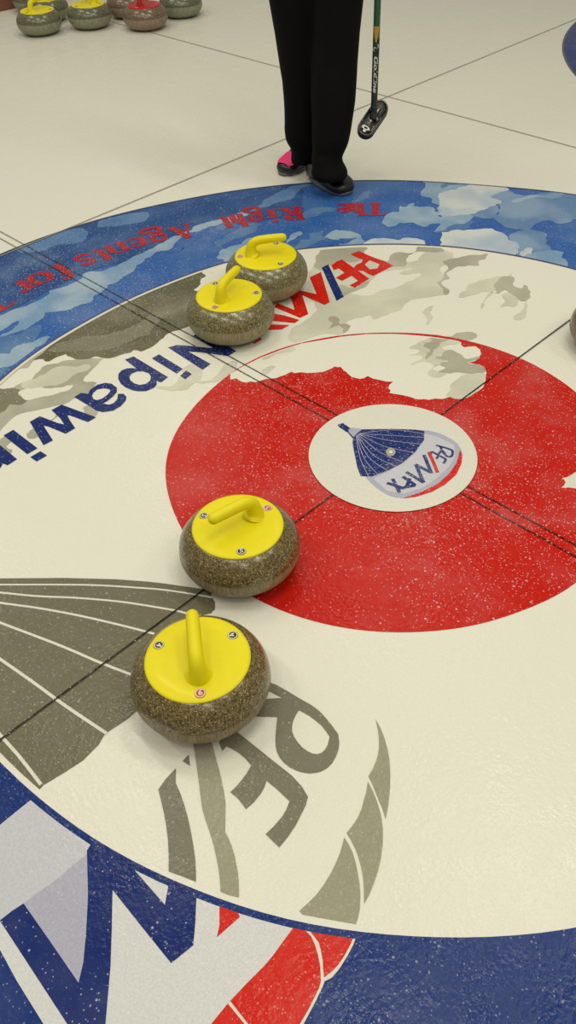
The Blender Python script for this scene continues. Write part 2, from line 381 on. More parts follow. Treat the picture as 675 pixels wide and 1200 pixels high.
for ch, t0, t1 in [('T',39.8,42.7),('h',43.0,45.0),('e',45.1,46.8),('R',51.9,54.9),('i',55.6,57.0),('g',57.6,60.2),('h',60.5,62.4),('t',62.5,64.0),
                   ('A',68.0,71.3),('g',72,75.2),('e',75.5,77.6),('n',78.0,81.1),('t',81.1,82.9),('s',83.3,85.7),('f',87.0,89.7),('o',89.9,93),('r',93.2,95.4),('T',97.7,101.2),('h',101.6,104.2),('e',104.5,107)]:
    for q, wk in serif[ch]:
        pts = [(q[i], q[i+1]) for i in range(0, len(q), 2)]
        if len(pts) > 2: pts = crom(pts, 4)
        wv = {'k': .027, 'm': .019, 'n': .010}[wk]
        out = []
        for x, y in pts:
            th = math.radians(t0+(t1-t0)*x); r = 1.603-.118*y; out.append((r*math.cos(th), r*math.sin(th)))
        A.strip(out, wv, reds, 8)
A.build('slogan_lettering', floor, 'red serif lettering curving along the far blue ring')

# grey cloud print in the eight foot ring
A = Art(); CL = (lambda t: 0, lambda t: r8(t)-.016)
h = (90, 320, 4.5); i_ = (120, 370, 4.219); j = (0, 440, 4.219); k_ = (300, 280, 3.97); l = (440, 270, 3.553)
ab(g, '-60,455 0,460 60,458 110,440 160,420 200,385 225,355 300,325 390,295 560,288 590,288 545,315 505,370 470,420 540,430 500,475 430,515 370,545 250,575 150,595 60,640 -60,760', g3, 2)
ab(g, '-60,460 0,460 60,455 105,468 102,490 150,520 120,550 60,555 0,600 -60,640', g2, 3)
ab(g, '135,445 150,425 250,375 350,330 440,335 490,332 490,350 440,370 400,405 350,430 250,450 170,470', g4, 3)
ab(g, '105,482 160,460 210,458 260,465 350,450 420,435 390,465 320,490 250,510 200,515 150,517 110,502', white, 4)
ab(j, '130,290 160,262 240,225 300,180 262,225 210,262 190,300 150,312', g3, 2)
ab(j, '400,165 430,150 490,165 475,195 430,190', g3, 2)
ab(j, '-60,390 0,320 60,275 80,300 40,350 60,380 0,420', g3, 2)
ab(h, '-60,430 0,452 60,455 100,440 150,445 230,440 300,410 340,420 400,385 450,340 500,312 560,290 620,250 700,130 640,-20 400,40 200,120 0,220 -160,320 -260,400 -320,450 -310,480 -250,465 -180,455 -160,470', g1, 3)
ab(h, '-140,410 -100,370 0,345 100,332 200,312 300,280 380,220 450,200 520,205 440,250 400,300 380,330 300,350 220,390 120,410 0,415', g2, 4)
ab(h, '560,180 600,130 640,120 640,200 600,230', g2, 4)
ab(g, '100,345 150,300 210,262 330,180 345,175 290,215 240,262 190,300 150,345', g3, 5)
ab(b, '445,592 475,570 492,560 488,535 515,520 542,510 525,490 570,470 620,455 680,440 680,560 560,570 480,600', white, 4)
ab(i_, '255,352 300,345 340,348 380,312 410,262 440,240 482,262 490,292 450,340 390,370 330,372', g4, 3)
ab(i_, '480,330 560,300 640,225 675,230 640,300 560,330', g4, 3)
ab(k_, '240,160 275,110 292,60 330,48 480,38 520,42 500,60 520,80 560,95 640,105 675,110 760,100 760,130 700,140 600,150 520,200 470,240 450,255 540,265 600,270 610,310 520,360 430,380 400,440 330,440 180,480 150,440 280,330 240,262', g4, 2)
ab(k_, '270,130 290,62 330,50 480,40 518,44 500,60 515,80 440,110 380,100 340,130 300,150', g3, 3)
ab(k_, '380,240 400,215 470,230 525,195 470,240 440,252 400,270', g3, 3)
ab(l, '-20,270 100,230 180,190 180,180 100,180 170,150 180,110 230,80 290,85 330,100 300,130 270,160 290,200 270,230 300,260 260,275 150,290 100,330 0,370 -20,360', g4, 2)
ab(l, '45,135 80,95 150,95 180,65 230,60 290,85 230,88 170,92 135,112 130,148 70,150', g3, 4)
ab(l, '275,130 330,120 370,105 410,105 465,97 460,115 432,125 430,145 370,148 330,155 300,180 312,200 275,215 300,250 290,268 272,235 255,215 275,205 290,170 303,145', g3, 4)
ab(l, '355,277 390,232 440,205 500,195 545,200 560,178 580,200 620,220 610,260 560,258 520,262 470,262 440,330 455,290 490,262 440,255 400,272', g4, 3)
ab(l, '500,215 530,200 570,198 575,230 610,240 622,230 645,255 640,290 605,297 575,265 540,248 505,262', g3, 5)
ab(l, '520,320 542,290 520,268 570,262 600,295 580,318 550,312', g4, 3)
ab(l, '618,300 632,300 628,340 595,368 580,370 612,345', g4, 3)
ab(l, '190,340 215,325 245,310 230,340 235,370 215,392 210,355', g4, 3)
ab(l, '205,460 240,440 305,440 340,430 400,428 428,440 400,455 360,462 320,452', g3, 3)
ab(k_, '335,420 355,390 350,365 385,380 392,400 425,400 432,425 405,440 415,415 385,400', g3, 4)
A.build('grey_cloud_print', floor, 'grey cloud print in the white ring behind the red ring')
A = Art()
A.strip(circ(r8, 120, 0, 160, d=-.001), .006, violet, 9)
A.strip(circ(r8, 60, 72, 125, d=-.011), .011, cream, 9)
A.build('ring_edge_line', floor, 'thin violet and white line along inner edge of the sky ring')

# blue town name
A = Art()
def lt(z, m, L, *loops, sm=0): A.poly([Z(*z, q, sm) for q in loops], m, L)
lt(i_, blue, 6, '325,158 368,146 535,240 495,268')
lt(i_, blue, 6, '330,157 372,146 430,150 520,160 640,165 662,176 620,200 560,192 470,180 400,178')
lt(i_, blue, 6, '662,176 622,200 450,100 492,75')
lt(i_, blue, 6, '245,212 280,192 397,264 368,287'); lt(i_, blue, 6, '385,298 415,272 442,290 410,316')
lt(i_, blue, 6, '112,218 155,203 325,305 290,331 266,322 270,340 255,358 215,374 175,374 150,370 115,355 92,338 78,312 80,288 95,272 120,262 150,260 172,264',
   '133,303 145,287 170,277 200,275 230,286 240,300 237,322 215,338 185,344 158,336 138,320')
lt(j, blue, 6, '368,108 400,88 436,92 446,72 480,48 520,38 552,42 578,62 578,82 560,104 530,128 508,140 540,146 562,138 580,118 583,92 612,92 626,108 622,125 598,152 560,175 510,182 475,175 455,160',
   '455,102 462,86 482,70 512,64 540,68 546,80 530,98 505,116 478,124 462,118')
lt(j, blue, 6, '255,172 305,146 475,208 435,231 350,200 332,197 347,225 372,262 325,289 240,254 214,248 262,322 215,346 148,230 197,203 285,236 318,244 300,215')
lt(j, blue, 6, '18,298 66,270 186,361 135,390'); lt(j, blue, 6, '150,405 200,376 233,397 182,426')
lt(j, blue, 6, '-150,360 -110,325 -20,395 -40,430 0,345 85,415 38,445 15,436 5,455 -20,475 -60,470 -150,400')
A.build('town_name_lettering', floor, 'dark blue lettering beside the centre lines in the white ring')
# red company name with blue slash
A = Art()
lt(k_, redp, 6, '440,72 478,57 520,76 560,92 600,105 638,126 590,150 545,173 525,165 498,150 470,148 452,140 468,120 490,112 498,98 470,88', '505,120 528,100 575,118 565,138 530,143')
lt(k_, redp, 6, '350,125 375,105 400,97 527,186 460,228 435,218 475,196 445,172 400,196 370,182 412,158 385,138 362,146')
lt(k_, blue, 6, '306,135 336,120 408,270 375,289')
lt(k_, redp, 6, '250,180 302,155 343,295 318,308 215,262 243,350 205,368 85,318 98,300 180,332 168,290 150,250 178,235 282,258')
lt(k_, redp, 6, '60,345 130,357 202,378 180,392 60,380'); lt(k_, redp, 6, '40,398 155,402 120,422 50,424')
lt((270, 380, 4.219), redp, 6, '112,92 148,66 156,76 120,98')
A.build('company_name_lettering', floor, 'red lettering with blue slash by the two touching stones')

# centre lines, tee line, back line, divider
for nm, pts, w, mt, lb in [
    ('center_line', [(.0675, -6), (.0675, 1.83)], .0032, lineb, 'right of the twin dark centre lines'),
    ('center_line', [(.0347, -6), (.0347, 1.83)], .0032, lineb, 'left of the twin dark centre lines'),
    ('tee_line', [(-7, .016), (11, .016)], .0042, lineb, 'dark line crossing the rings under the two near stones'),
    ('back_line', [(-7, 1.8163), (11, 1.8163)], .0055, lineg, 'thin grey line touching the back of the rings'),
    ('divider_line', [(2.197, -7), (2.197, 11)], .0055, lineg, 'thin grey line running behind the person and the broom')]:
    A = Art(); n = 40
    A.strip([Vector(pts[0]).lerp(Vector(pts[1]), i/n) for i in range(n+1)], w, mt, 16); A.build(nm, floor, lb)
for x in (.0675, .0347):
    A = Art(); A.strip([(x, 1.83), (x, 11)], .0045, lineg, 16); A.build('center_line', floor, 'thin line continuing past the rings')

# red ring with cloud cut out
A = Art(); A.poly([circ(r4)], red, 4)
q = (270, 380, 4.219); w_ = (400, 370, 3.375)
patch = (Z(*q, '0,275 30,269 45,280 60,287 80,290 100,284 125,288 150,280 175,272 200,270 225,268 240,262 270,252 300,237 320,243 350,238 380,243 430,240 460,236 480,228 500,220 515,210 530,214 545,212 560,230 570,235 585,250 600,262 640,272 675,265 ')
 + Z(*w_, '90,248 105,240 125,250 150,255 180,262 205,262 190,275 185,287 195,297 190,307 215,311 240,315 270,322 300,332 330,331 345,334 370,329 400,331 430,322 450,330 480,331 500,325 520,312 540,300 560,285 570,262 570,245 574,225 565,208 545,196 520,190 500,186 515,184 530,180 545,168 552,150 548,135 530,122 500,124 485,126 472,116 475,107 440,97 400,90 350,84 300,79 250,75 200,73 100,74 0,84')
 + Z(*q, '350,97 250,128 150,166 60,211 0,246'))
A.poly([patch], white, 6)
A.build('red_ring', floor, 'red four foot ring with a white cloud cut into its far side')
A = Art(); CL = (lambda t: 0, lambda t: r4(t)-.012)
ab(w_, '275,195 320,160 270,160 310,140 265,128 320,105 345,90 430,95 470,108 400,130 430,160 380,190 360,215 420,230 380,245 340,235 370,200 330,185', g4, 7)
ab(w_, '345,88 380,92 425,97 390,110 370,135 350,165 325,172 350,140 330,120 360,100', g3, 8)
ab(w_, '395,160 425,145 450,150 480,160 500,170 545,160 552,150 545,170 520,183 500,187 545,196 565,208 573,225 520,232 470,226 430,232 380,225 410,210 395,195 425,180 370,165', g3, 8)
ab(w_, '410,320 440,280 455,250 480,235 570,230 568,262 545,295 500,325 480,331 450,328 430,321', g4, 7)
ab(q, '150,225 200,205 228,215 190,245 150,255', g4, 7)
ab(q, '150,165 250,125 320,115 300,135 250,145 170,180', g4, 7)
A.build('cloud_print', floor, 'pale grey cloud print inside the red ring')
A = Art()
A.poly([Z(610, 500, 10, '850,470 650,535 625,545 610,560 590,575 560,590 530,598 485,605 510,625 528,658 515,672 512,690 475,718 530,722 560,716 600,722 650,728 850,760')], cream, 6)
A.build('star_point_print', floor, 'white pointed print at the right side of the red ring')

# white button with balloon print
A = Art(); A.poly([[Vector((.0371+.2223*math.cos(2*PI*i/120), .0065+.2223*math.sin(2*PI*i/120))) for i in range(120)]], cream, 18); A.build('button', floor, 'white button circle at the centre of the rings')
A = Art(); bz = (380, 480, 3.75)
lt(bz, lav, 19, '165,90 300,92 440,95 480,102 520,115 580,150 605,190 607,215 600,245 580,285 560,305 500,345 430,380 390,390 350,395 290,385 230,350 180,300 150,250 130,190 122,150 128,120 150,95', sm=4)
lt(bz, lav2, 20, '438,110 500,125 570,160 575,210 545,260 490,310 430,350 350,375 280,365 215,310 285,275 345,240 405,190')
lt(bz, blue, 21, '150,100 165,92 300,90 400,93 440,100 438,140 400,190 345,240 280,272 210,299 160,298 145,260 133,200 125,150 130,120')
lt(bz, blue, 21, '58,72 82,64 112,85 165,92 125,132 105,108 65,82')
lt(bz, lav, 22, '105,98 120,85 150,88 165,93 145,108 128,125', sm=3)
for t in ('150,112 250,98 330,96 440,112', '150,112 280,118 440,128', '150,112 280,140 430,158', '150,112 260,165 395,195', '148,114 240,190 350,238', '146,116 215,205 315,255', '144,118 195,215 275,272', '142,120 175,220 235,290', '140,122 158,220 195,300'):
    A.strip(ZL(*bz, t), .0016, lav, 22)
lt(bz, g3, 23, '270,192 276,180 292,175 308,182 313,193 305,206 290,210 275,204', sm=3); lt(bz, cream, 24, '281,192 292,185 302,192 292,199', sm=3)
lt(bz, redp, 22, '345,394 390,380 430,366 500,330 550,285 580,240 592,195 597,183 604,205 603,240 580,290 530,335 470,368 400,389')
for w, cc, ts in ((.0065, blue, ['490,162 556,182 563,198 556,212 538,210 520,192 510,168', '530,200 515,186 498,208', '472,190 535,224', '472,190 462,208', '503,206 492,222', '535,224 524,242']),
                  (.009, redp, ['458,192 478,235 497,282']),
                  (.0095, blue, ['438,205 470,285', '470,283 400,247', '402,247 436,326', '436,326 360,280', '345,300 400,338', '400,338 330,352', '375,308 362,345', '275,328 350,352', '300,310 330,370'])):
    for t in ts: A.strip(ZL(*bz, t, 4), w, cc, 23)
A.build('balloon_emblem', floor, 'small blue, white and red balloon emblem on the button')

# big balloon print: grey part inside the ring
A = Art()
CL = (None, lambda t: r8(t)-.012)
m1 = (0, 660, 2.596)
A.poly([Z(0, 0, 1, '-60,679 0,678 77,677.5 135,679 170,681.5 193,684 220,688 240,690.5 247,694 248,699 252,706 252,714 247,719 235,722 240,790 215,812 190,824 160,834 150,842.5 126.7,858 122,862 115.6,873 97.8,891 75.6,905.5 51.5,920 45.5,926 20,906 0,883 -30,855 -60,820')], gb, 4, CL)
for t, w in (('-40,66 0,66 200,66 300,68 400,74 500,82 600,97 645,105', .0048), ('-40,87 0,90 115,101 230,106 350,116 430,127 530,144 580,156 700,180', .0052),
             ('-40,112 0,121 115,137 230,158 350,185 460,213 520,232', .0056), ('-40,160 0,181 100,219 200,258 300,301 400,340 430,352', .0060),
             ('-40,265 0,292 100,362 200,435 325,519', .0066), ('-40,470 0,522 60,590 125,674', .0066)):
    A.strip(ZL(*m1, t), w, cream, 5)
A.build('grey_balloon_print', floor, 'grey balloon panels with white seams in the near white ring')
A = Art()
n1 = (255, 790, 4.355); n2 = (180, 860, 5.625); n3 = (340, 840, 4.8)
lt(n1, gl, 6, '240,20 270,45 300,56 360,90 430,132 480,160 520,190 570,245 615,307 621,350 617,385 605,420 585,455 560,480 530,497 500,505 465,508 430,502 400,492 370,478 340,455 318,428 303,398 296,365 295,330 298,290 305,220 200,218 120,215 120,130 250,128 330,122 270,92 240,80',
   '415,185 400,208 385,240 380,270 380,292 390,320 410,350 432,375 460,395 485,407 510,410 532,402 550,385 563,360 572,320 555,295 530,263 500,238 470,215 440,198')
lt(n1, gl, 6, '20,330 50,270 105,300 180,360 280,440 380,520 430,575 461,627 452,665 435,700 400,770 360,830 315,885 245,818 290,775 330,728 352,690 367,650 310,595 250,545 238,580 220,612 185,655 145,690 108,640 65,603 95,575 120,545 148,508 172,467 140,430 110,405 78,385 45,370 25,395 8,350')
lt(n2, gs, 6, '255,20 375,20 385,65 405,140 430,230 450,310 465,390 473,440 475,490 473,560 472,650 495,692 515,742 533,800 545,860 555,910 560,960 563,1020 562,1079 500,1063 442,1042 438,970 430,900 416,825 400,750 382,685 360,620 340,560 322,500 310,415 300,330 288,240 275,150')
lt(n2, gl, 6, '148,228 146,325 175,390 200,460 225,550 245,640 262,735 275,830 279,900 280,976 190,940 100,907 100,800 95,700 84,610 70,530 52,450 32,368 55,335 80,300 112,265')
lt(n2, gl, 6, '192,182 232,138 236,175 241,213')
A.build('grey_lettering', floor, 'large grey letters beside the nearest stone')
A = Art()
lt(n3, gs, 6, '480,15 508,65 530,120 546,180 558,240 563,320 562,400 553,490 537,577 518,515 490,450 465,385 440,335 462,300 480,260 495,215 500,170 500,125 495,80')
lt(n3, gs, 6, '437,365 465,420 490,482 512,560 522,640 520,720 510,800 493,870 470,940 445,1000 416,1052 415,975 410,900 398,840 380,778 365,740 345,700 318,655 350,615 380,570 402,520 415,470 430,415')
lt(n3, gs, 6, '305,680 330,720 350,762 368,820 380,880 390,940 395,1000 392,1080 382,1125 370,1166 220,1140 70,1112 52,1093 100,1050 150,1000 192,943 230,880 257,825 280,770')
A.build('grey_stripe_print', floor, 'three grey curved stripe segments right of the grey letters')

# big balloon print: coloured part on the navy ring
A = Art(); CL = (lambda t: r8(t)+.0125, None)
A.poly([Z(0, 0, 1, '-80,1020 -40,994 0,967 38,936 109,989 152,1013 230,1045 300,1070 342.6,1083 330.7,1105 310,1132 289,1152.6 270,1173 248,1200 200,1260 90,1260 51,1200 20,1150 0,1113 -30,1066')], paint('print_white_ice', (204, 201, 186), .5), 3, CL)
A.poly([Z(0, 0, 1, '-80,1020 -40,994 0,967 38,936 109,989 102,1000 70,1028 26,1060 0,1078 -40,1060')], lav2, 4, CL)
A.poly([Z(0, 0, 1, '26,1060 70,1028 103,1000 104,1050 102,1090 98,1128 92,1153')], lav, 5, CL)
A.poly([Z(230, 1040, 3.375, '380,145 500,165 630,188 622,225 600,268 580,300 560,330 535,358 508,372 497,400 470,455 425,540 380,600 300,700 -60,700 60,540 135,450 200,380 270,310 340,220')], cream, 4, CL)
A.build('white_balloon_print', floor, 'white and lavender balloon print on the near navy ring')
A = Art()
A.poly([Z(0, 0, 1, '102,997 109,986 130,996 152,1008 190,1026 230.4,1041 230.4,1049 229.6,1066 228.9,1083 226.5,1108 213,1119 200.7,1129 166,1086 132,1043 131.1,1089 129.6,1133 126.7,1166 123.7,1200 120,1240 105,1240 78.9,1200 0,1079 14,1068 27.8,1059 60,1105 92.2,1152 97.8,1128 101,1094 103.3,1050',),
        Z(0, 0, 1, '151.9,1013.3 193.3,1060.7 197.8,1035.6 175,1025')], blue, 6, (lambda t: r8(t)+.001, None))
A.poly([Z(230, 1040, 3.375, '98,60 172,85 172,118 130,155 82,197 92,150')], redp, 6, CL)
A.build('blue_and_red_lettering', floor, 'large blue letter and red slash tip at the near edge')
A = Art()
A.poly([Z(230, 1040, 3.375, '385,148 435,158 455,195 470,230 482,270 490,310 493,370 485,400 470,430 440,490 410,540 360,610 300,680 290,680 205,540 135,450 200,380 270,310 305,268 340,220')], redp, 6, CL)
A.poly([Z(230, 1040, 3.375, '455,160 620,190 608,230 585,272 563,305 540,330 505,358 502,320 500,290 493,250 485,220')], redp, 6, CL)
A.poly([Z(230, 1040, 3.375, '125,460 190,540 270,680 -40,680 60,540')], redp, 6, CL)
A.build('red_stripe_print', floor, 'red stripe segments of the balloon print at the near edge')

# the next sheet's rings, upper right
A = Art(); NX = Vector((4.391, .016)); cc = lambda r: [NX+Vector((r*math.cos(2*PI*i/120), r*math.sin(2*PI*i/120))) for i in range(120)]
A.poly([cc(1.8288), cc(1.2192)], navy, 1); A.poly([cc(.61), cc(.22)], red, 1); A.strip(cc(1.8288)+cc(1.8288)[:1], .012, rimc, 3)
A.build('neighboring_rings', floor, 'edge of the next sheet\'s navy ring at upper right')

# low bumper board behind the parked stones
p0, p1 = ice(0, 17), ice(19, 13); t = (p1-p0).normalized(); nb = Vector((-t.y, t.x, 0)); nb = nb if nb.dot(HF) > 0 else -nb; p0 += nb*.07; p1 += nb*.07
s0, s1 = p0-t*3.0, p0+t*3.2; hb = .16; mb = MB()
prof = [(0, 0), (0, hb-.02), (.006, hb-.006), (.02, hb), (.09, hb), (.104, hb-.006), (.11, hb-.02), (.11, 0)]
v = [s+nb*x+Vector((0, 0, z)) for s in (s0, s1) for x, z in prof]; n = len(prof)
mb.add(v, [(i, i+1, n+i+1, n+i) for i in range(n-1)]+[tuple(range(n))[::-1], tuple(range(n, 2*n)), (n-1, 0, n, 2*n-1)])
bo = mb.build('bumper_board', plain('red_brown_board', (128, 84, 62), .75, bump=(30, .3)), smooth=False)
bm_ = bmesh.new(); bm_.from_mesh(bo.data); bmesh.ops.recalc_face_normals(bm_, faces=bm_.faces); bm_.to_mesh(bo.data); bm_.free()
tag(bo, 'reddish brown low board behind the parked stones at upper left', 'bumper')

# ---------------------------------------------------------------- curling stones
yel = plain('yellow_plastic', (224, 206, 0), .42, .3, .05); redpl = plain('red_plastic', (176, 28, 34), .38, .45, .15)
blk = plain('badge_black', (38, 32, 22), .35); wht = plain('badge_white', (214, 204, 172), .4); bred = plain('badge_red', (178, 42, 24), .35)
gran = {'brown': granite('brown_granite', (88, 72, 38), (124, 108, 68), (182, 166, 122), (146, 130, 94)),
        'olive': granite('olive_granite', (92, 84, 48), (130, 122, 80), (194, 184, 140), (152, 142, 102)),
        'green': granite('green_granite', (84, 82, 56), (112, 110, 82), (150, 146, 116), (144, 142, 110)),
        'pink': granite('pinkish_granite', (96, 78, 56), (124, 104, 80), (164, 142, 114), (150, 128, 102))}
SP = [(.050, .004), (.060, .0005), (.066, 0), (.082, .0025), (.100, .0095), (.115, .0195), (.127, .032), (.1345, .045), (.1382, .056), (.139, .064), (.1385, .074), (.1362, .086), (.131, .098), (.1235, .109), (.115, .118), (.107, .1245), (.103, .127), (.100, .128)]
def badge(parent, ang, col, digit):
    mb = MB(); c = Vector((.084*math.cos(ang), .084*math.sin(ang), .1325)); R = .0108
    def ring(r0, r1, z, mi, n=28):
        v = [(c.x+r*math.cos(2*PI*i/n), c.y+r*math.sin(2*PI*i/n), c.z+z) for r in (r0, r1) for i in range(n)]
        mb.add(v, [(i, n+i, n+(i+1) % n, (i+1) % n) for i in range(n)], mi)
    v, f = lathe([(R, -.002), (R, .0004), (R*.95, .0008), (.0001, .0008)], 28)
    mb.add([Vector(p)+c for p in v], f, 0)
    ring(R*.72, R*.92, .0010, 1)
    v, f = text_geo(digit, .0165)
    a = ang+PI/2; up = Vector((-math.cos(ang), -math.sin(ang), 0)); rt = up.cross(Vector((0, 0, 1)))
    mb.add([c+rt*p.x*1.1+up*p.y+Vector((0, 0, .0012)) for p in v], f, 1)
    # thicken strokes with a slightly wider copy
    for q1, q2 in ((.0007, 0), (0, .0006), (.0007, .0006)): mb.add([c+rt*(p.x*1.1+q1)+up*(p.y+q2)+Vector((0, 0, .0012+q1*.1+q2*.2)) for p in v], f, 1)
    return mb.build('number_badge', [col, wht], parent, smooth=False)
def stone(loc, az, label, kind='olive', top=yel, digits=('4', '6', '4'), topname='yellow', name='curling_stone', group=None):
    """az: direction of the handle tip; red badge sits at the neck side"""
    t = empty(name, (loc[0], loc[1], 0), az); tag(t, label, 'curling stone', group)
    v, f = lathe(crom(SP, 3), 96); obj('granite_body', v, f, gran[kind], t)
    v, f = lathe([(.099, .120), (.1025, .1265), (.1033, .1285), (.1022, .1305), (.097, .1318), (.080, .1328), (.05, .1336), (.02, .134), (.002, .134)], 72)
    obj('top_plate', v, f, top, t)
    cl = crom([(-.046, 0, .1325, .0275), (-.0465, 0, .1342, .0262), (-.047, 0, .1368, .0238), (-.0478, 0, .1405, .0212), (-.048, 0, .146, .019), (-.047, 0, .156, .0170), (-.043, 0, .170, .0152), (-.032, 0, .1795, .0145), (-.015, 0, .184, .014),
               (.012, 0, .1858, .0138), (.04, 0, .1868, .0134), (.059, 0, .187, .0128)], 4)
    v, f = tube([((x, y, z), r) for x, y, z, r in cl], 28, capa=False)
    obj('handle', v, f, top, t)
    for (ang, col), dg in zip(((PI, bred), (PI+2*PI/3, blk), (PI-2*PI/3, blk)), digits): badge(t, ang, col, dg)
    return t
D = math.radians
stone((-.8129, -.2012), D(52.7), 'nearest yellow-handled granite curling stone, standing by the grey letters', 'brown', digits=('6', '4', '4'))
stone((-.5094, .0100), D(172.5), 'yellow-handled curling stone at the lower left edge of the red ring, touching it', 'brown', digits=('5', '5', '5'))
stone((.1745, .783), D(17.9), 'front one of two touching yellow-topped stones, beside the dark blue lettering', 'olive', digits=('7', '7', '7'))
stone((.4346, .8850), D(-39.3), 'rear one of two touching yellow-topped stones, on the red lettering', 'olive', digits=('4', '4', '4'))
q = ice(718, 405)
stone((q.x, q.y), D(200), 'brownish stone cut off by the right edge, beside the dark tee line', 'pink', redpl, ('3', '3', '3'))
PK = 'curling stones parked at the upper left'
FAR = [((1.768, 4.2714), 10, 'leftmost yellow-handled stone in the front row of parked stones', 'green', yel),
       ((2.0501, 4.129), 120, 'second yellow-topped parked stone from the left, in the front row', 'green', yel),
       ((2.2493, 3.8153), 20, 'red-topped curling stone in front of the parked group', 'pink', redpl),
       ((2.575, 3.862), 60, 'greenish stone at the right end of the parked group', 'green', yel)]
for p, az, lb, kd, tp in FAR: stone(p, D(az), lb, kd, tp, ('2', '3', '4'), group=PK)
def ground_of(cx, by):
    # base centre whose lowest silhouette point falls on by
    return ice(cx, by-6.2)
for cx, by, az, lb, kd, tp in ((58, 30, 200, 'yellow-topped parked stone behind the leftmost two', 'green', yel),
                               (42, 18.5, 150, 'grey parked stone mostly hidden at the far left back', 'green', yel),
                               (152, 25, 80, 'brownish parked stone between yellow and red topped ones, behind them', 'pink', redpl)):
    p = ground_of(cx, by); stone((p.x, p.y), D(az), lb, kd, tp, ('5', '6', '7'), group=PK)

# ---------------------------------------------------------------- the person
RH = Vector((math.cos(YAW), -math.sin(YAW), 0)); ZZ = Vector((0, 0, 1))
fr_ = plane_pt(390, 222, 3.42); fl_ = plane_pt(347, 203, 3.62)
PB = Vector(((fr_.x+fl_.x)/2, (fr_.y+fl_.y)/2, 0))
person = empty('person', PB); tag(person, 'standing person in black trousers and black shoes holding a curling broom', 'person')
def P_(p): return Vector(p)-PB
cloth = N('black_cloth'); _p = cloth.n('ShaderNodeTexCoord').outputs['Object']
cloth.b.inputs['Base Color'].default_value = base((27, 25, 20)); cloth.b.inputs['Roughness'].default_value = .85; cloth.b.inputs['Specular IOR Level'].default_value = .15
cloth.set(cloth.b.inputs['Normal'], cloth.n('ShaderNodeBump', i_Height=cloth.noise(_p, 35., 4.), i_Strength=.25, i_Distance=.01).outputs[0])
cloth = cloth.m
skin = plain('skin', (190, 142, 116), .5); shoe_m = plain('black_shoe', (24, 23, 20), .35, .5, .2); pink = plain('pink_patch', (240, 48, 110), .5)
sole = plain('shoe_sole', (104, 102, 98), .5); hairm = plain('brown_hair', (70, 50, 35), .6, bump=(120, .5)); jackm = plain('jacket_cloth', (30, 32, 40), .8)
def leg(rows, Dd, lean, depth=.5):
    rings = []
    for xl, xr, y, dep in rows:
        c1 = plane_pt(xl, y, Dd+lean*dep); c2 = plane_pt(xr, y, Dd+lean*dep); c_ = (c1+c2)/2; hw = (c2-c1).length/2
        rings.append((P_(c_), RH*hw, HF*hw*(1.0 if hw < .1 else .9), .92))
    return rings
# image-right leg (nearer) and image-left leg, from hem to hip
mb = MB()
RL = leg([(366.5, 408, 206.5, 0), (365.5, 408, 202, 0), (365.5, 406, 198, 0), (365.5, 402.5, 192, 0), (365.5, 401.5, 185, .1), (366, 405.5, 175, .2), (366, 409.5, 162, .3), (365.5, 413.5, 138, .5), (364.5, 416.5, 118, .7), (364.5, 418, 95, .85), (365, 419, 70, 1), (366, 421, 40, 1), (366, 425.5, 0, 1), (367, 431, -40, 1), (366, 437, -75, 1)], 3.43, .06)
LL = leg([(341.5, 366, 191, 0), (341.5, 367, 186, 0), (341.5, 369, 180, 0), (341, 370, 174, 0), (337.5, 371, 168, 0), (334.5, 371, 162, 0), (333.5, 372, 150, 0), (332.7, 372, 122, 0), (331, 372, 94, 0), (327, 373, 71, 0), (321, 373, 36, 0), (314.5, 373, 0, 0), (308, 374, -40, 0), (303, 376, -75, 0)], 3.58, 0)
mb.add(*loft(RL, 28)); mb.add(*loft(LL, 28))
top_r, top_l = RL[-1][0], LL[-1][0]; hipc = (top_r+top_l)/2; hipc.z = (top_r.z+top_l.z)/2
hz = hipc.z
mb.add(*loft([(Vector((hipc.x, hipc.y, hz-.06)), RH*.15, HF*.085), (Vector((hipc.x, hipc.y, hz)), RH*.185, HF*.115), (Vector((hipc.x, hipc.y, hz+.08)), RH*.185, HF*.12), (Vector((hipc.x, hipc.y, hz+.17)), RH*.165, HF*.11)], 28))
def folds(co):
    k = max(0, min(1, (.32-co.z)/.3)); a = math.atan2(co.dot(HF), co.dot(RH))
    return .006*k*noise.noise(Vector((co.x*9, co.y*9, co.z*26)))+.003*noise.noise(Vector((co.x*10, co.y*10, co.z*5)))
fused('trousers', mb, cloth, person, .009, 5, folds)['label'] = 'loose black trousers'
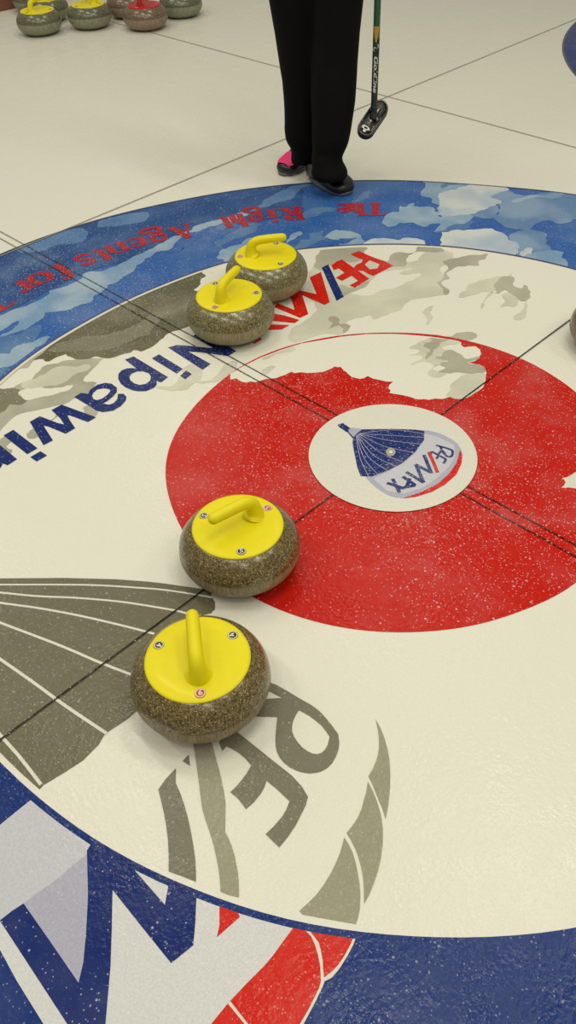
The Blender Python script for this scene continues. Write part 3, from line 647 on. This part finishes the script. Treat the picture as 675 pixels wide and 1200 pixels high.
# shoes
def shoe(toe, heel, wid, name, patch=False):
    toe, heel = Vector(toe), Vector(heel); t = (toe-heel); L = t.length; t.normalize(); s = t.cross(ZZ)
    rings = []
    for f_, w_2, h_, zc in ((0, .45, .03, .030), (.03, .75, .045, .045), (.12, .92, .06, .06), (.28, .9, .066, .066), (.45, .95, .048, .050), (.6, 1.05, .036, .039), (.74, 1.12, .029, .032), (.86, 1.06, .025, .028), (.95, .8, .020, .024), (1, .4, .012, .021)):
        rings.append((P_(heel+t*L*f_)+ZZ*zc, s*wid*w_2, ZZ*h_, .8))
    v, f = loft(rings, 24); o = obj(name, v, f, shoe_m, person)
    # sole outline
    n = 40; v = []; f = []
    for zz, gg in ((.0008, 1.0), (.012, 1.05), (.014, 1.0)):
        for i in range(n):
            a = 2*PI*i/n; x = math.cos(a); y = math.sin(a); y = math.copysign(abs(y)**.85, y)
            fx = .5+.515*x; wd = wid*1.05*(.92+.16*max(0, x)-.05*max(0, -x))
            v.append(P_(heel+t*L*fx)+s*wd*y*gg+ZZ*zz)
    for j_ in range(2):
        for i in range(n): k = (i+1) % n; f.append((j_*n+i, j_*n+k, (j_+1)*n+k, (j_+1)*n+i))
    f += [tuple(range(n))[::-1], tuple(range(2*n, 3*n))]
    obj('sole', v, f, sole, o)
    if patch:
        v = []; f = []
        for i in range(9):
            for j_ in range(9):
                fx = .64+.31*i/8; ang = math.radians(35+110*j_/8)
                # surface height at fx
                hs = .0325-.010*(fx-.7)/.25; zc = .0345-.009*(fx-.7)/.25; ww = wid*(1.12-.32*max(0, fx-.86)/.09)
                x = math.cos(ang); y = math.sin(ang)
                v.append(P_(heel+t*L*fx)+s*ww*math.copysign(abs(x)**.8, x)*1.02+ZZ*(zc+hs*abs(y)**.8*1.06+.001))
        for i in range(8):
            for j_ in range(8): f.append((i*9+j_, i*9+j_+1, (i+1)*9+j_+1, (i+1)*9+j_))
        obj('toe_patch', v, f, pink, o)['label'] = 'bright pink patch'
    return o
tR = ice(408, 229); hR = tR+HF*.21-RH*.135; shoe(tR, hR, .052, 'shoe')
tL = ice(330, 206); hL = tL+HF*.17+RH*.155; shoe(tL, hL, .046, 'shoe', True)
# broom position first (hand must reach it)
BD = 3.40; piv = plane_pt(438.3, 128, BD); grip = Vector((piv.x, piv.y, 1.02))
# torso, arms and sleeves as one jacket
mb = MB(); cx = hipc; sh = hz+.62
def ring_at(z, a, b, off=0): return (Vector((cx.x, cx.y, z))+HF*off, RH*a, HF*b)
mb.add(*loft([ring_at(hz+.03, .185, .125), ring_at(hz+.12, .18, .12), ring_at(hz+.25, .165, .115), ring_at(hz+.42, .19, .125), ring_at(hz+.54, .20, .12), ring_at(hz+.60, .165, .095), ring_at(hz+.64, .085, .07), ring_at(hz+.68, .062, .062)], 28))
shR = Vector((cx.x, cx.y, hz+.555))+RH*.19; shL = Vector((cx.x, cx.y, hz+.555))-RH*.19
gl_ = P_(grip); wr = gl_+RH*-.035+HF*.055+ZZ*.01
mid = (shR+wr)/2+RH*.05+HF*.04-ZZ*.02; mb.add(*tube([(shR, .062), ((shR+mid)/2, .055), (mid, .047), ((mid+wr)/2, .042), (wr+(mid-wr)*.08, .034)], 18))
wl = Vector((cx.x, cx.y, hz-.02))-RH*.25-HF*.06; ml = (shL+wl)/2-RH*.03+HF*.03
mb.add(*tube([(shL, .062), ((shL+ml)/2, .055), (ml, .047), ((ml+wl)/2, .042), (wl+(ml-wl)*.08, .034)], 18))
fused('jacket', mb, jackm, person, .012, 4)
# body: head, neck and both hands in one skin (joined inside the clothes)
mb = MB(); hc = Vector((cx.x, cx.y, hz+.83))-HF*.015
mb.add(*loft([(Vector((cx.x, cx.y, hz+.55)), RH*.05, HF*.05), (Vector((cx.x, cx.y, hz+.66)), RH*.052, HF*.055), (hc-ZZ*.08, RH*.055, HF*.06)], 20))
mb.add(*loft([(hc+ZZ*z-HF*o, RH*a, HF*b) for z, a, b, o in ((-.118, .018, .02, .045), (-.11, .035, .04, .035), (-.09, .052, .065, .02), (-.06, .062, .08, .01), (-.02, .07, .09, .004), (.02, .075, .095, 0), (.06, .074, .095, 0), (.09, .062, .08, 0), (.11, .04, .05, 0), (.117, .015, .02, 0))], 24))
mb.add(*tube([(hc-HF*.088+ZZ*.015, .008), (hc-HF*.104-ZZ*.018, .012), (hc-HF*.098-ZZ*.028, .011)], 12))
for sg in (-1, 1):
    mb.add(*loft([(hc+RH*sg*.070-ZZ*.03, HF*.012, RH*.008), (hc+RH*sg*.079, HF*.018, RH*.01), (hc+RH*sg*.080+ZZ*.022, HF*.016, RH*.008)], 10))
def hand(w, axis, palm_n, side, curl):
    """axis: wrist to knuckles; palm_n: out of the palm; side: towards the thumb"""
    a, pn, sd = axis.normalized(), palm_n.normalized(), side.normalized(); mb.add(*loft([(w-a*.05, sd*.026, pn*.02), (w, sd*.027, pn*.018), (w+a*.03, sd*.036, pn*.017), (w+a*.07, sd*.041, pn*.014), (w+a*.085, sd*.038, pn*.011)], 16))
    for i, ln in enumerate((.070, .078, .073, .058)):
        b0 = w+a*.075+sd*(.029-.0195*i); pts = [(b0, .0095)]; dr = a.copy(); p = b0.copy()
        for kk, part in enumerate((.42, .32, .26)):
            ang = curl*(.6 if kk == 0 else 1.); q = Matrix.Rotation(ang, 3, sd); d1 = q @ dr
            if d1.dot(pn) < dr.dot(pn)-1e-6 and kk == 0: q = Matrix.Rotation(-ang, 3, sd); sgn = -1; d1 = q @ dr
            elif kk == 0: sgn = 1
            else: d1 = Matrix.Rotation(sgn*ang, 3, sd) @ dr
            dr = d1; p = p+dr*ln*part; pts.append((p.copy(), .0088-.0008*kk))
        mb.add(*tube(pts, 10))
    t0 = w+a*.02+sd*.03; t1 = t0+a*.028+sd*.022+pn*.01; t2 = t1+a*.022+pn*.022-sd*.002; t3 = t2+pn*.016+a*.012-sd*.008
    mb.add(*tube([(t0, .013), (t1, .0115), (t2, .0098), (t3, .0085)], 10))
hand(wr, (-HF*.9-ZZ*.1), RH, ZZ, 1.15)
mb.add(*tube([(shR, .03), (mid, .028), (wr, .022)], 12)); mb.add(*tube([(shL, .03), (ml, .028), (wl, .022)], 12)); mb.add(*tube([(shR, .03), (shL, .03)], 12)); mb.add(*tube([(Vector((cx.x, cx.y, hz+.5)), .05), (Vector((cx.x, cx.y, hz+.62)), .05)], 12))
hand(wl, (wl-ml), RH, -HF, .35)
fused('body', mb, skin, person, .0055, 2)
mb = MB()
mb.add(*loft([(hc+ZZ*z+HF*o, RH*a, HF*b) for z, a, b, o in ((-.10, .062, .05, .055), (-.05, .076, .075, .035), (.0, .082, .082, .028), (.05, .084, .092, .018), (.09, .076, .092, .008), (.115, .055, .065, .004), (.128, .02, .025, 0))], 24))
fused('hair', mb, hairm, person, .009, 3)
for sg in (-1, 1):
    v, f = tube([(hc+RH*sg*.031-HF*.084+ZZ*.012, .0085), (hc+RH*sg*.032-HF*.084+ZZ*.012, .0085)], 12); eo = obj('eye', v, f, wht, person)
    v, f = tube([(hc+RH*sg*.0315-HF*.0900+ZZ*.012, .0036), (hc+RH*sg*.0315-HF*.0905+ZZ*.012, .0034)], 12); obj('iris', v, f, hairm, eo)
    v, f = tube([(hc+RH*(sg*.0315+x)-HF*(.090-abs(x)*.3)+ZZ*(.031-abs(x)*.2), .0028) for x in (-.014, -.006, .004, .014)], 8); obj('eyebrow', v, f, hairm, person)
v, f = tube([(hc+RH*x-HF*(.083-abs(x)*.35)-ZZ*.058, .0045) for x in (-.022, -.01, 0, .01, .022)], 10); obj('lips', v, f, plain('lips', (160, 84, 76), .5), person)

# ---------------------------------------------------------------- brooms
green = plain('green_shaft', (36, 84, 52), .3, .5, .4); dgreen = plain('dark_green_shaft', (40, 50, 36), .3, .5, .4); gold = plain('gold_emblem', (176, 138, 60), .4)
bpl = plain('black_plastic', (30, 27, 20), .22, .6, .6); bpl2 = plain('dark_ridge_plastic', (58, 54, 44), .25, .6, .5); pad = plain('pad_fabric', (46, 42, 32), .8); sil = plain('silver_print', (206, 202, 184), .3)
def broom(base_pt, a_dir, n_dir, L, label, writing=True):
    """base_pt: where the shaft meets the head; a_dir: long axis of the head; n_dir: out of its top"""
    t = empty('curling_broom', base_pt); tag(t, label, 'broom')
    a = a_dir.normalized(); n = n_dir.normalized(); b = n.cross(a).normalized()
    R = .0122
    def seg(z0, z1, m_, nm, r=R):
        v, f = lathe([(r*.96, z0), (r, z0+.001), (r, z1-.001), (r*.96, z1)], 28); return obj(nm, v, f, m_, t)
    zs = (plane_pt(441, 44, BD).z-piv.z, plane_pt(441, 30, BD).z-piv.z) if writing else (.27, .3)
    seg(-.012, zs[0]+.0, dgreen, 'lower_shaft'); sh_ = seg(zs[0], L, green, 'shaft')
    v, f = lathe([(R*1.02, zs[0]+.002), (R*1.06, zs[0]+.004), (R*1.06, zs[1]-.004), (R*1.02, zs[1]-.002)], 28)
    mb = MB(); toc = (CAM-base_pt); a0 = math.atan2(toc.y, toc.x)
    def wrap(vs, fs, zc, sc=1., rot=-1):
        out = []
        for p in vs:
            # the word runs down the shaft
            z = zc-p.x*sc; s_ = p.y*sc; out.append((R*1.05*math.cos(a0+s_/R), R*1.05*math.sin(a0+s_/R), z))
        return out, fs
    if writing:
        # emblem: small crown shaped gold patch
        def band(pts_z):
            v = []; f = []
            for z, s0_, s1_ in pts_z:
                for k in range(7): an = a0+(s0_+(s1_-s0_)*k/6)/R; v.append((R*1.05*math.cos(an), R*1.05*math.sin(an), z))
            for r_ in range(len(pts_z)-1):
                for k in range(6): f.append((r_*7+k, r_*7+k+1, (r_+1)*7+k+1, (r_+1)*7+k))
            return v, f
        z1, z0_ = zs[1], zs[0]-.012
        v, f = band([(z0_, -.003, .002), (z0_+.015, -.006, .005), (z0_+.03, -.009, .008), (z1-.008, -.010, .009), (z1, -.010, .010)])
        obj('gold_emblem', v, f, gold, t)
        zt, zb = plane_pt(440, 65, BD).z-piv.z, plane_pt(438, 107, BD).z-piv.z
        v, f = text_geo('Goldline', .034); xs = [p.x for p in v]; sc = (zt-zb)/(max(xs)-min(xs)); xm = (max(xs)+min(xs))/2; ym = sum(p.y for p in v)/len(v)
        vv = [Vector(((p.x-xm), (p.y-ym)*.95+.25*0, 0)) for p in v]
        for dx, dy in ((0, 0), (.0013, 0), (.0026, .0006), (.0013, .0012)):
            o_, f_ = wrap([Vector((p.x*sc+dx+(p.y*.2), p.y*.60+dy, 0)) for p in vv], f, (zt+zb)/2); mb.add(o_, f_)
        # swoosh above the word
        zc = plane_pt(440, 55, BD).z-piv.z
        for arc in ([(-.013, .003), (-.010, .007), (-.003, .008), (.003, .004)], [(.013, -.003), (.010, -.007), (.003, -.008), (-.003, -.004), (.004, .001)]):
            pts = crom(arc, 4); vs = []; fs = []
            for i, (x, y) in enumerate(pts): w2 = .0018*math.sin(PI*(i+.7)/(len(pts)+.4)); vs += [Vector((x, y+w2, 0)), Vector((x, y-w2, 0))]
            for i in range(len(pts)-1): fs.append((2*i, 2*i+1, 2*i+3, 2*i+2))
            o_, f_ = wrap(vs, fs, zc); mb.add(o_, f_)
        mb.build('shaft_lettering', sil, t, smooth=False)
    # head
    hcn = n*(-.030)-ZZ*0+a*HO[0]+b*HO[1]
    def stad(rad, half, k=16):
        return [(half+rad*math.cos(x), rad*math.sin(x)) for x in (-PI/2+PI*i/k for i in range(k+1))]+[(-half+rad*math.cos(x), rad*math.sin(x)) for x in (PI/2+PI*i/k for i in range(k+1))]
    def slab(rows, m_, nm, par=t):
        v = []; f = []; cnt = 34
        for rad, half, hh in rows:
            for x, y in stad(rad, half): v.append(hcn+a*x+b*y+n*hh)
        for r_ in range(len(rows)-1):
            for i in range(cnt): k = (i+1) % cnt; f.append((r_*cnt+i, r_*cnt+k, (r_+1)*cnt+k, (r_+1)*cnt+i))
        f += [tuple(range(cnt))[::-1], tuple((len(rows)-1)*cnt+i for i in range(cnt))]
        return obj(nm, v, f, m_, par)
    slab([(.031, .0445, -.022), (.033, .0445, -.020), (.0335, .0445, -.006), (.031, .0445, -.004)], pad, 'pad')
    hd = slab([(.030, .0445, -.004), (.033, .0445, -.002), (.0335, .0445, .004), (.032, .0445, .009), (.0275, .0445, .010), (.0245, .0445, .005), (.022, .0445, .004)], bpl, 'head')
    # inner spine, pivot bracket, oval mark
    slab([(.010, .040, .004), (.0085, .040, .011), (.005, .039, .013)], bpl2, 'spine', hd)
    v, f = tube([(hcn+n*.008, .015), (hcn+n*.016, .0145), (n*-.006+Vector((0, 0, .0)), .0135), (Vector((0, 0, .012)), .0135)], 18); obj('pivot', v, f, bpl, t)
    v = []; f = []; k = 28
    for sc in (1, .5):
        for i in range(k): x = 2*PI*i/k; v.append(hcn-a*.050+a*.0075*math.cos(x)*sc+b*.0165*math.sin(x)*sc+n*.0142)
    for i in range(k): f.append((i, (i+1) % k, k+(i+1) % k, k+i))
    obj('oval_mark', v, f, sil, hd)
    return t
HO = (-.018, -.010)
broom(piv, RT*.557+UP*.83, -fw*.95+ZZ*.1, 1.16, 'green-shafted broom with black head, held beside the black trousers')
HO = (0, 0)

# ---------------------------------------------------------------- light: rows of ceiling lamps and the pale hall
wd = bpy.data.worlds.new('hall'); SC.world = wd; wd.use_nodes = True
bg = wd.node_tree.nodes['Background']; bg.inputs[0].default_value = (1, .94, .76, 1); bg.inputs[1].default_value = .30
PW = 1.0
def lamp(x, y, z, sx, sy, pw, rz=0.):
    L = bpy.data.lights.new('ceiling_lamp', 'AREA'); L.shape = 'RECTANGLE'; L.size = sx; L.size_y = sy; L.energy = pw*PW; L.color = (1, .94, .77)
    o = bpy.data.objects.new('ceiling_lamp', L); COL.objects.link(o); o.location = (x, y, z); o.rotation_euler = (0, 0, rz)
for x, y, pw in ((-2.6, -3.2, 30), (-.2, -3.2, 32), (2.2, -3.2, 34), (-2.6, -.6, 34), (-.2, -.6, 36), (1.5, -.3, 36), (-2.6, 2.2, 34), (.2, 2.2, 30), (3, 2.2, 22), (0, 5.2, 26), (3, 5.2, 20), (-2.6, 5.2, 24)):
    lamp(x, y, 4.6, .35, 1.5, pw)
SC.view_settings.view_transform = 'Standard'; SC.view_settings.look = 'None'; SC.view_settings.gamma = 1; SC.view_settings.use_curve_mapping = False
SC.view_settings.exposure = -.08
